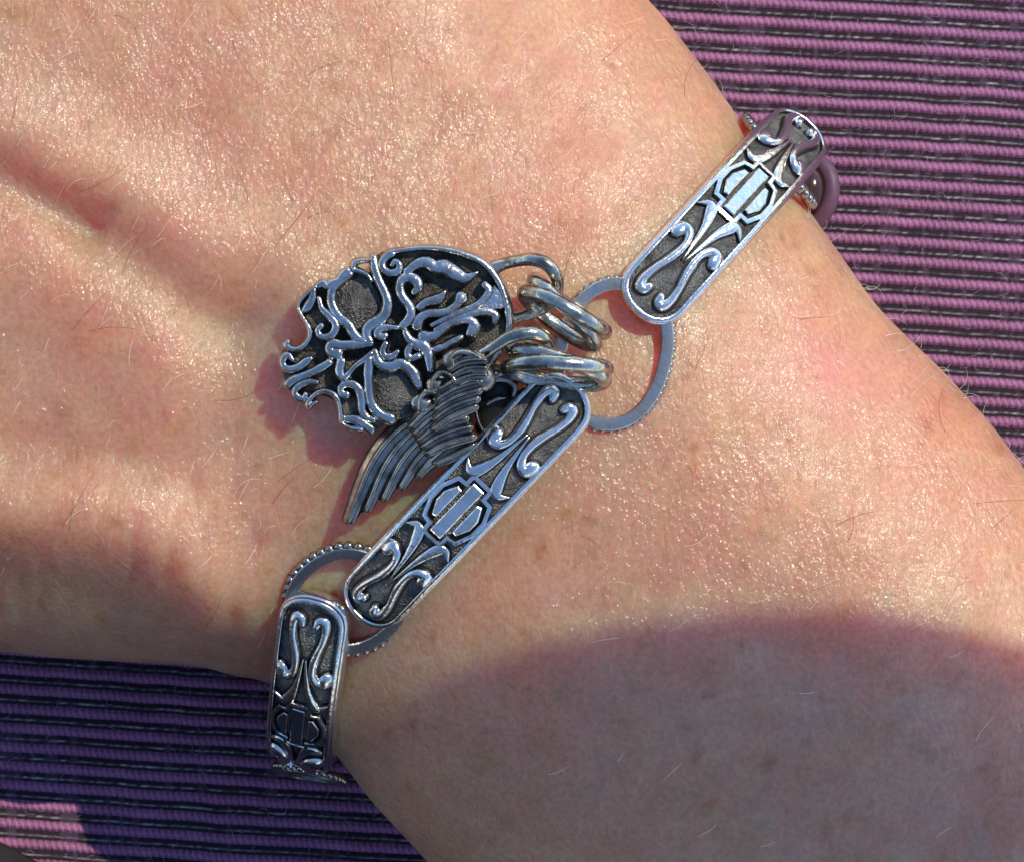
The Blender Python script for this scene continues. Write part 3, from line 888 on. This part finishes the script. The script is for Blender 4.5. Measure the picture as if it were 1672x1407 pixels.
SKS = [
 ("eye_socket_rim", [(572, 447), (556, 457), (545, 468), (541, 480), (541, 494), (547, 508), (557, 521), (569, 531), (576, 543), (585, 553), (596, 558)], [4, 5, 5, 5, 5, 5, 5, 5.5, 5.5, 5, 3]),
 ("nose_ridge", [(610, 420), (612, 438), (619, 458), (629, 479), (633, 494), (630, 511), (621, 522), (606, 530), (599, 539), (600, 551), (605, 557)], [4, 5, 5, 5, 5.5, 6, 6, 6, 5.5, 5, 4]),
 ("brow_loop", [(607, 459), (600, 449), (587, 443), (578, 440), (578, 431), (587, 426), (600, 425), (610, 424)], [3, 4.5, 5, 5.5, 6, 5, 4, 4]),
 ("outer_rim", [(516, 468), (504, 478), (491, 491), (487, 503), (495, 519), (504, 534), (506, 548), (500, 560), (489, 569), (477, 570), (467, 564), (470, 558)], [3.5, 3.5, 3.5, 4, 4, 5, 5, 5, 5, 5.5, 7, 5]),
 ("scroll", [(512, 473), (509, 489), (502, 501), (495, 508)], [4, 5.5, 6, 3]),
 ("scroll", [(519, 467), (527, 463), (534, 469), (541, 463), (553, 458), (561, 447), (568, 441)], [4, 5, 4, 5, 4.5, 5, 4]),
 ("scroll", [(521, 487), (525, 503), (537, 516), (546, 526), (548, 537), (541, 547), (530, 551), (521, 547), (519, 538), (525, 532)], [3, 4, 5, 5, 5.5, 5, 4.5, 4.5, 4, 4]),
 ("scroll", [(478, 588), (470, 580), (462, 586), (463, 597), (472, 603), (488, 599), (500, 590), (508, 585)], [3, 4.5, 4.5, 4.5, 5, 5, 5.5, 3]),
 ("tooth_ridge", [(469, 628), (480, 620), (492, 615), (513, 606), (527, 599), (538, 592)], [5, 5.5, 5, 5, 5.5, 5]),
 ("scroll", [(518, 624), (503, 624), (487, 631), (481, 641), (487, 650), (496, 651), (499, 643)], [3, 4.5, 4.5, 4.5, 5, 4.5, 3]),
 ("jaw_rim", [(517, 656), (509, 660), (504, 663), (503, 657), (508, 650), (515, 643), (528, 638), (543, 642), (552, 654), (556, 672), (557, 687), (565, 696), (578, 700), (590, 701)], [3, 5, 6.5, 6, 4.5, 5, 5, 5, 5, 5, 5, 5, 5.5, 5]),
 ("scroll", [(566, 684), (580, 685), (592, 692), (605, 701)], [5, 6, 6.5, 6]),
 ("cheek_ridge", [(607, 561), (583, 563), (559, 564), (543, 562), (537, 569), (543, 577), (552, 577)], [3, 5, 5.5, 5.5, 5, 6, 6]),
 ("scroll", [(557, 590), (554, 606), (559, 617), (567, 613), (580, 598), (595, 587), (606, 577)], [6, 6, 5, 4, 3.5, 4, 3.5]),
 ("scroll", [(566, 645), (559, 643), (556, 634), (565, 627), (579, 629), (587, 639), (590, 655), (591, 670), (598, 681), (610, 686)], [5, 5, 4.5, 5, 5.5, 6, 5.5, 5, 5, 4]),
 ("eye_socket_rim", [(602, 586), (601, 607), (602, 630), (604, 651), (612, 668), (623, 679), (638, 684)], [5, 5.5, 5, 5, 5.5, 6, 6]),
 ("eye_socket_rim", [(612, 574), (616, 588), (625, 597), (639, 599), (652, 594), (664, 598), (675, 609), (682, 622), (686, 632)], [4, 5, 5.5, 6, 6, 6, 6, 5.5, 4]),
 ("cheek_ridge", [(662, 543), (669, 555), (680, 563), (692, 565), (699, 577), (702, 591), (703, 605)], [4, 5, 6, 6.5, 6, 5.5, 4]),
 ("scroll", [(683, 582), (673, 585), (666, 580), (667, 570), (672, 563)], [5, 4.5, 5, 5, 4]),
 ("scroll", [(630, 561), (625, 571), (628, 581), (639, 582), (650, 574)], [4, 4.5, 5, 4.5, 3]),
 ("scroll", [(650, 535), (632, 535), (619, 538), (616, 546), (623, 550), (630, 548)], [3, 4.5, 5, 5, 5, 4]),
 ("spiral", [(640, 433), (645, 427), (652, 432), (650, 442), (638, 446), (627, 440), (624, 430), (630, 420), (642, 414)], [3, 4, 4.5, 5, 5, 5, 5, 5, 4]),
 ("skull_rim", [(633, 413), (660, 408), (690, 405), (724, 407), (760, 416), (790, 430), (812, 455), (825, 485), (830, 512), (830, 540), (821, 565), (803, 592), (775, 622)], [5, 5, 5, 5.5, 6, 6.5, 7, 7, 7, 6, 5.5, 5, 5]),
 ("flame", [(664, 444), (676, 434), (689, 428), (701, 430), (711, 436), (724, 435), (737, 442), (750, 450), (763, 453), (780, 445)], [5, 6, 7, 7.5, 8, 9, 9, 8, 6, 2]),
 ("scroll", [(676, 477), (683, 469), (680, 459), (668, 453), (656, 457), (653, 471), (658, 486), (668, 499), (671, 511), (667, 522), (658, 532)], [4, 6, 7, 6.5, 6, 6, 6, 6, 6, 6, 6]),
 ("scroll", [(686, 501), (695, 494), (708, 490), (719, 486), (727, 476)], [5, 5.5, 6, 6, 2]),
 ("scroll", [(681, 531), (687, 519), (700, 512), (718, 511), (734, 507), (746, 497), (753, 486)], [7, 6, 5.5, 5.5, 5, 5, 8]),
 ("scroll", [(705, 531), (725, 522), (749, 511), (773, 502), (790, 489), (799, 475), (792, 465)], [3, 4, 4.5, 5, 5, 5.5, 5]),
 ("scroll", [(712, 539), (732, 527), (755, 518), (773, 511), (795, 509), (809, 515), (808, 526)], [4, 4, 4.5, 5, 6, 6, 4]),
 ("scroll", [(692, 550), (707, 549), (720, 540), (734, 529), (749, 524), (766, 523), (775, 532), (771, 543)], [8, 6, 5.5, 5.5, 5.5, 6, 8, 8]),
 ("scroll", [(711, 571), (726, 567), (741, 558), (753, 551)], [5, 5.5, 5.5, 4]),
]
for nm, pts, wd in SKS:
    pts = np.array(pts, float)[::-1]; wd = np.array(wd, float)[::-1]
    if "rim" in nm and "eye" not in nm or nm == "brow_loop":
        V, F, M = stroke(pts, wd * 1.32, -.6, 1.65, sk_map)
        M = [0] * len(F)
    else:
        V, F, M = stroke(pts, wd * (1.85 if 'eye' in nm or 'nose' in nm or 'cheek' in nm else 1.6), -.02, 1.05, sk_map, SKPROF)
        V2, F2, M2 = stroke(pts, wd + 2.4, -.02, .07, sk_map)
        V, F, M = join([(V, F, M), (V2, F2, [1] * len(F2))])
    make(nm, V, F[:] if isinstance(F, list) else F, SKM, SK, mi=M)
for pts in ([(558, 461), (575, 452), (594, 452), (608, 463), (618, 480), (622, 496), (617, 508), (603, 519), (591, 532), (586, 541), (575, 531), (560, 515), (550, 499), (547, 482), (550, 470)],
            [(610, 606), (622, 604), (640, 605), (655, 603), (668, 610), (676, 622), (683, 640), (680, 660), (666, 672), (645, 678), (628, 674), (615, 660), (609, 640), (608, 620)]):
    V, F, M = prism(catmull(pts, 3, True), -.03, .10, .6, lambda a, b, h: sk_map(a, b, h * .6))
    make("eye_socket", V, F, FLOOR, SK)
V, F, M = prism([(806, 463), (816, 474), (830, 499), (818, 506), (785, 504), (774, 504), (795, 490), (803, 479)], -.02, .5, 1.5, lambda a, b, h: sk_map(a, b, np.where(h > .4, .8, h)))
make("side_plate", V, F, SKM, SK, mi=M, sharp=30)
sk_at = lambda pts: np.vstack([P(a, b, c) for a, b, c in pts])
V, F = tube(sk_at([(806, 438, 3.3), (824, 431, 3.7), (845, 426, 4.4), (868, 424, 5.2), (890, 430, 5.6), (905, 445, 5.4), (911, 464, 4.6), (906, 486, 3.3), (890, 503, 2.2), (868, 513, 2.0), (845, 519, 2.4), (826, 524, 3.0)]), [.62, .5, .5, .55, .58, .55, .5, .48, .48, .48, .5, .62], 14)
make("bail", V, F, BRASSY, SK)

def split_ring(c, e1, e2, ax, r1, r2, wire, parent, spread, turns=2, ph=0.0, wob=.28):
    e1, e2, ax = (np.array(i, float) / np.linalg.norm(i) for i in (e1, e2, ax))
    n = 72 * turns
    th = np.linspace(0, 2 * math.pi * turns, n, endpoint=False)
    off = spread * np.cos(th / 2 + math.pi / 4 + ph)
    lift = 1 + wob * np.sin(th / 2 + math.pi / 4 + ph)
    pts = np.asarray(c) + r1 * np.cos(th)[:, None] * e1 + (r2 * lift * np.sin(th))[:, None] * e2 + off[:, None] * ax
    V, F = tube(pts, wire, 10, closed=True, n=2)
    return make("split_ring", V, F, BRASSY, parent)

def img(dx, dy):
    v = np.array([dx, -dy, 0.0]); return v / np.linalg.norm(v)
# ring of the skull charm: seen almost edge on, slanting down to the right
d1 = img(.80, .60); s1 = np.cross(zd, d1)
split_ring(P(922, 510, 4.0), d1, tilt(s1, 84), tilt(s1, -6), 3.5, 2.6, .66, SK, .92, 2, .0, .13)
# ------------------------------------------------------------------ wing charm
def wg_map(x, y, h):
    x, y, h = (np.asarray(i, float) for i in (x, y, h))
    k = ((x - 570) * .68 + (855 - y) * .73) / 320.0          # 0 at the wing tip, 1 near the head
    z = -.9 + 6.3 * np.clip(k, -.2, 1.2) ** .9 if False else -.9 + 6.3 * np.maximum(k, 0) ** .95
    # rounded over its length so the lower edge dips
    lat = ((x - 570) * .73 - (855 - y) * .68) / 60.0
    z = z - .25 * lat * lat
    return P(x, y, z + h)
WG_OUT = [(570, 853), (565, 838), (572, 815), (582, 791), (598, 764), (619, 741), (632, 712), (645, 688), (671, 670), (684, 654), (704, 635), (710, 606), (732, 591), (740, 575),
          (770, 570), (790, 582), (800, 600), (792, 630), (780, 650), (772, 690), (768, 722), (750, 738), (705, 756), (664, 778), (623, 808), (596, 831), (577, 852)]
V, F, M = fan_plate(WG_OUT, wg_map, -.9, 0)
WG = make("wing_charm", V, F, [OXIDE, OXIDE], mi=M, sharp=40)
tag(WG, "small dark silver bird charm with a long feathered wing, lying over the skull charm's edge", "charm")
FM_ = [BRASSY, OXIDE]
FWORN = metal_mat("dark_feather_silver", (.44, .40, .36), (.20, .18, .165), .2, .32, 2.0, .03)
FEA = [FWORN, OXIDE]
def lerp(a, b, k):
    return np.array(a, float) * (1 - k) + np.array(b, float) * k
def feather(c, w, h0, hh):
    wd = w * np.array([.8, 1.0, 1.0, .72])
    prof = [(1.05, -.1), (.95, .40), (.75, .58), (.45, .50), (.25, .62), (.14, 1.0), (-.14, 1.0), (-.25, .62), (-.45, .40), (-.8, .30), (-1, -.1)]
    V, F, M = stroke(np.array(c)[::-1], wd[::-1], h0, hh, wg_map, prof, n=8)
    make("feather", V, F, FEA, WG, mi=M)
def feather_row(n, first, last, w0, w1, h0, hh):
    for i in range(n):
        k = i / (n - 1)
        feather(lerp(first, last, k), w0 * (1 - k) + w1 * k, h0 - .03 * i, hh)
feather_row(6, [(699, 680), (650, 702), (606, 758), (570, 845)], [(770, 727), (749, 737), (729, 747), (712, 755)], 16.0, 12.0, -.05, .9)
feather_row(5, [(744, 652), (720, 658), (695, 672), (672, 694)], [(770, 712), (745, 717), (720, 726), (699, 738)], 13.5, 11.5, .6, .85)
feather_row(5, [(786, 610), (765, 614), (742, 621), (720, 634)], [(774, 664), (754, 671), (731, 682), (708, 699)], 12.0, 10.5, 1.25, .85)
feather_row(3, [(790, 588), (772, 588), (752, 592), (736, 602)], [(792, 612), (776, 612), (758, 616), (742, 624)], 9.0, 8.0, 1.7, .8)
# head and shoulder lumps with curled tufts
parts = []
for c, r in (((752, 588), (1.5, 1.0, .8)), ((775, 592), (1.2, 1.0, .9)), ((716, 630), (1.0, .9, .6)), ((690, 658), (1.0, .8, .55)), ((790, 618), (1.0, 1.1, .8))):
    cc = wg_map([c[0]], [c[1]], [1.0])[0]
    V, F = ball(cc, r, 14, 10); parts.append((V, F))
V, F, M = join(parts)
make("bird_head", V, F, FWORN, WG)
for pts, wd in (([(741, 600), (738, 584), (752, 575), (770, 578), (783, 584)], [3, 5, 6, 5, 4]), ([(705, 636), (708, 618), (722, 609), (735, 613), (744, 622)], [3, 4.5, 5, 4.5, 3]),
                ([(683, 668), (686, 650), (697, 640), (710, 642)], [3, 4.5, 5, 3]), ([(760, 600), (775, 607), (792, 606), (799, 596)], [3, 4, 4, 3]),
                ([(752, 628), (764, 622), (780, 622)], [3, 4.5, 3])):
    V, F, M = stroke(np.array(pts)[::-1], np.array(wd)[::-1], 1.3, .9, wg_map)
    make("tuft", V, F, FM_, WG, mi=M)
# the bird's body, dark, between the wing and the middle link
def body_map(x, y, h):
    return P(np.asarray(x, float), np.asarray(y, float), 3.6 - .010 * (np.asarray(y, float) - 620) + np.asarray(h, float))
BO = [(795, 612), (820, 605), (842, 618), (846, 640), (835, 665), (815, 690), (790, 708), (776, 700), (780, 672), (772, 656), (782, 632)]
V, F, M = fan_plate(BO, body_map, -1.4, -.2)
parts = [(V, F, [1] * len(F))]
for pts, wd in (([(768, 666), (776, 652), (783, 640), (785, 626), (797, 614)], [4, 5.5, 6, 5.5, 5]), ([(797, 628), (812, 620), (828, 622), (840, 632), (838, 645)], [5, 7, 7.5, 7, 5]),
                ([(777, 672), (781, 688), (788, 702)], [4, 4, 3]), ([(806, 618), (820, 611), (836, 614)], [4, 5, 4]), ([(795, 660), (810, 652), (824, 650)], [4, 5, 3])):
    V, F, M = stroke(np.array(pts)[::-1], np.array(wd)[::-1], -.25, 1.1, body_map)
    parts.append((V, F, M))
V, F, M = join(parts)
make("bird_body", V, F, FEA, WG, mi=M)
V, F = tube(sk_at([(768, 588, 6.0), (785, 580, 6.4), (806, 567, 6.9), (828, 553, 7.2), (852, 545, 7.4), (876, 545, 7.2), (892, 556, 6.4), (896, 574, 5.0), (884, 591, 3.8), (860, 600, 3.3), (828, 604, 3.6), (800, 606, 4.2)]), [.6, .5, .5, .55, .6, .6, .58, .52, .5, .5, .5, .55], 14)
make("bail", V, F, BRASSY, WG)
d2 = img(.985, .17); s2 = np.cross(zd, d2)
split_ring(P(910, 598, 5.4), d2, tilt(s2, 80), tilt(s2, -10), 3.85, 2.4, .68, WG, .92, 2, .25, .13)

# ------------------------------------------------------------------ unseen caster added and shaped to shade the forearm
def shadow_caster():
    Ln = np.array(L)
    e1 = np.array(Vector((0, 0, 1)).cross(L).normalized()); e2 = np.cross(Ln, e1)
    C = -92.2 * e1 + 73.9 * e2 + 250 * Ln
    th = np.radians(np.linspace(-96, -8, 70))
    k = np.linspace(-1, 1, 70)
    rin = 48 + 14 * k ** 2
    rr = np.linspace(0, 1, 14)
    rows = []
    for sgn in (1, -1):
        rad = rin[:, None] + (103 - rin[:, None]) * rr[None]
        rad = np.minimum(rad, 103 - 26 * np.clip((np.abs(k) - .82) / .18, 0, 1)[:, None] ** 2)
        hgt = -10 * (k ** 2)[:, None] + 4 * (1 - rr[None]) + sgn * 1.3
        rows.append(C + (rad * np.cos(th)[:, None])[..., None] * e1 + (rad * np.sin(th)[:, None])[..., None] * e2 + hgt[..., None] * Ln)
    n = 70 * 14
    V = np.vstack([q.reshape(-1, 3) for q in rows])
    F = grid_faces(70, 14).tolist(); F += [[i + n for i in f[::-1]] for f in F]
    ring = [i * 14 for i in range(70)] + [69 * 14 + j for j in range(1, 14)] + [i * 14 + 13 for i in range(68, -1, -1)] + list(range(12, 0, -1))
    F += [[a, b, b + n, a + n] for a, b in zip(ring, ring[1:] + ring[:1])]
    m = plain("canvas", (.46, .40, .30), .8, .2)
    o = make("added_shadow_caster", V, F, m)
    tag(o, "unseen curved sheet added to cast the shade over the near side of the forearm", "blocker")
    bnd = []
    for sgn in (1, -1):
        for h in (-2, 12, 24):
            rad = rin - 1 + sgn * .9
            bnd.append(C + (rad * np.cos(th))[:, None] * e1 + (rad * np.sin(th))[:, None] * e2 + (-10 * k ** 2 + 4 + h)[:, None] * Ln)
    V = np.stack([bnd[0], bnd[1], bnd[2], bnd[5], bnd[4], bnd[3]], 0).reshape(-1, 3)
    make("band", V, grid_faces(6, 70, True, False).tolist(), m, o)  # inner strip of the added shadow caster
shadow_caster()
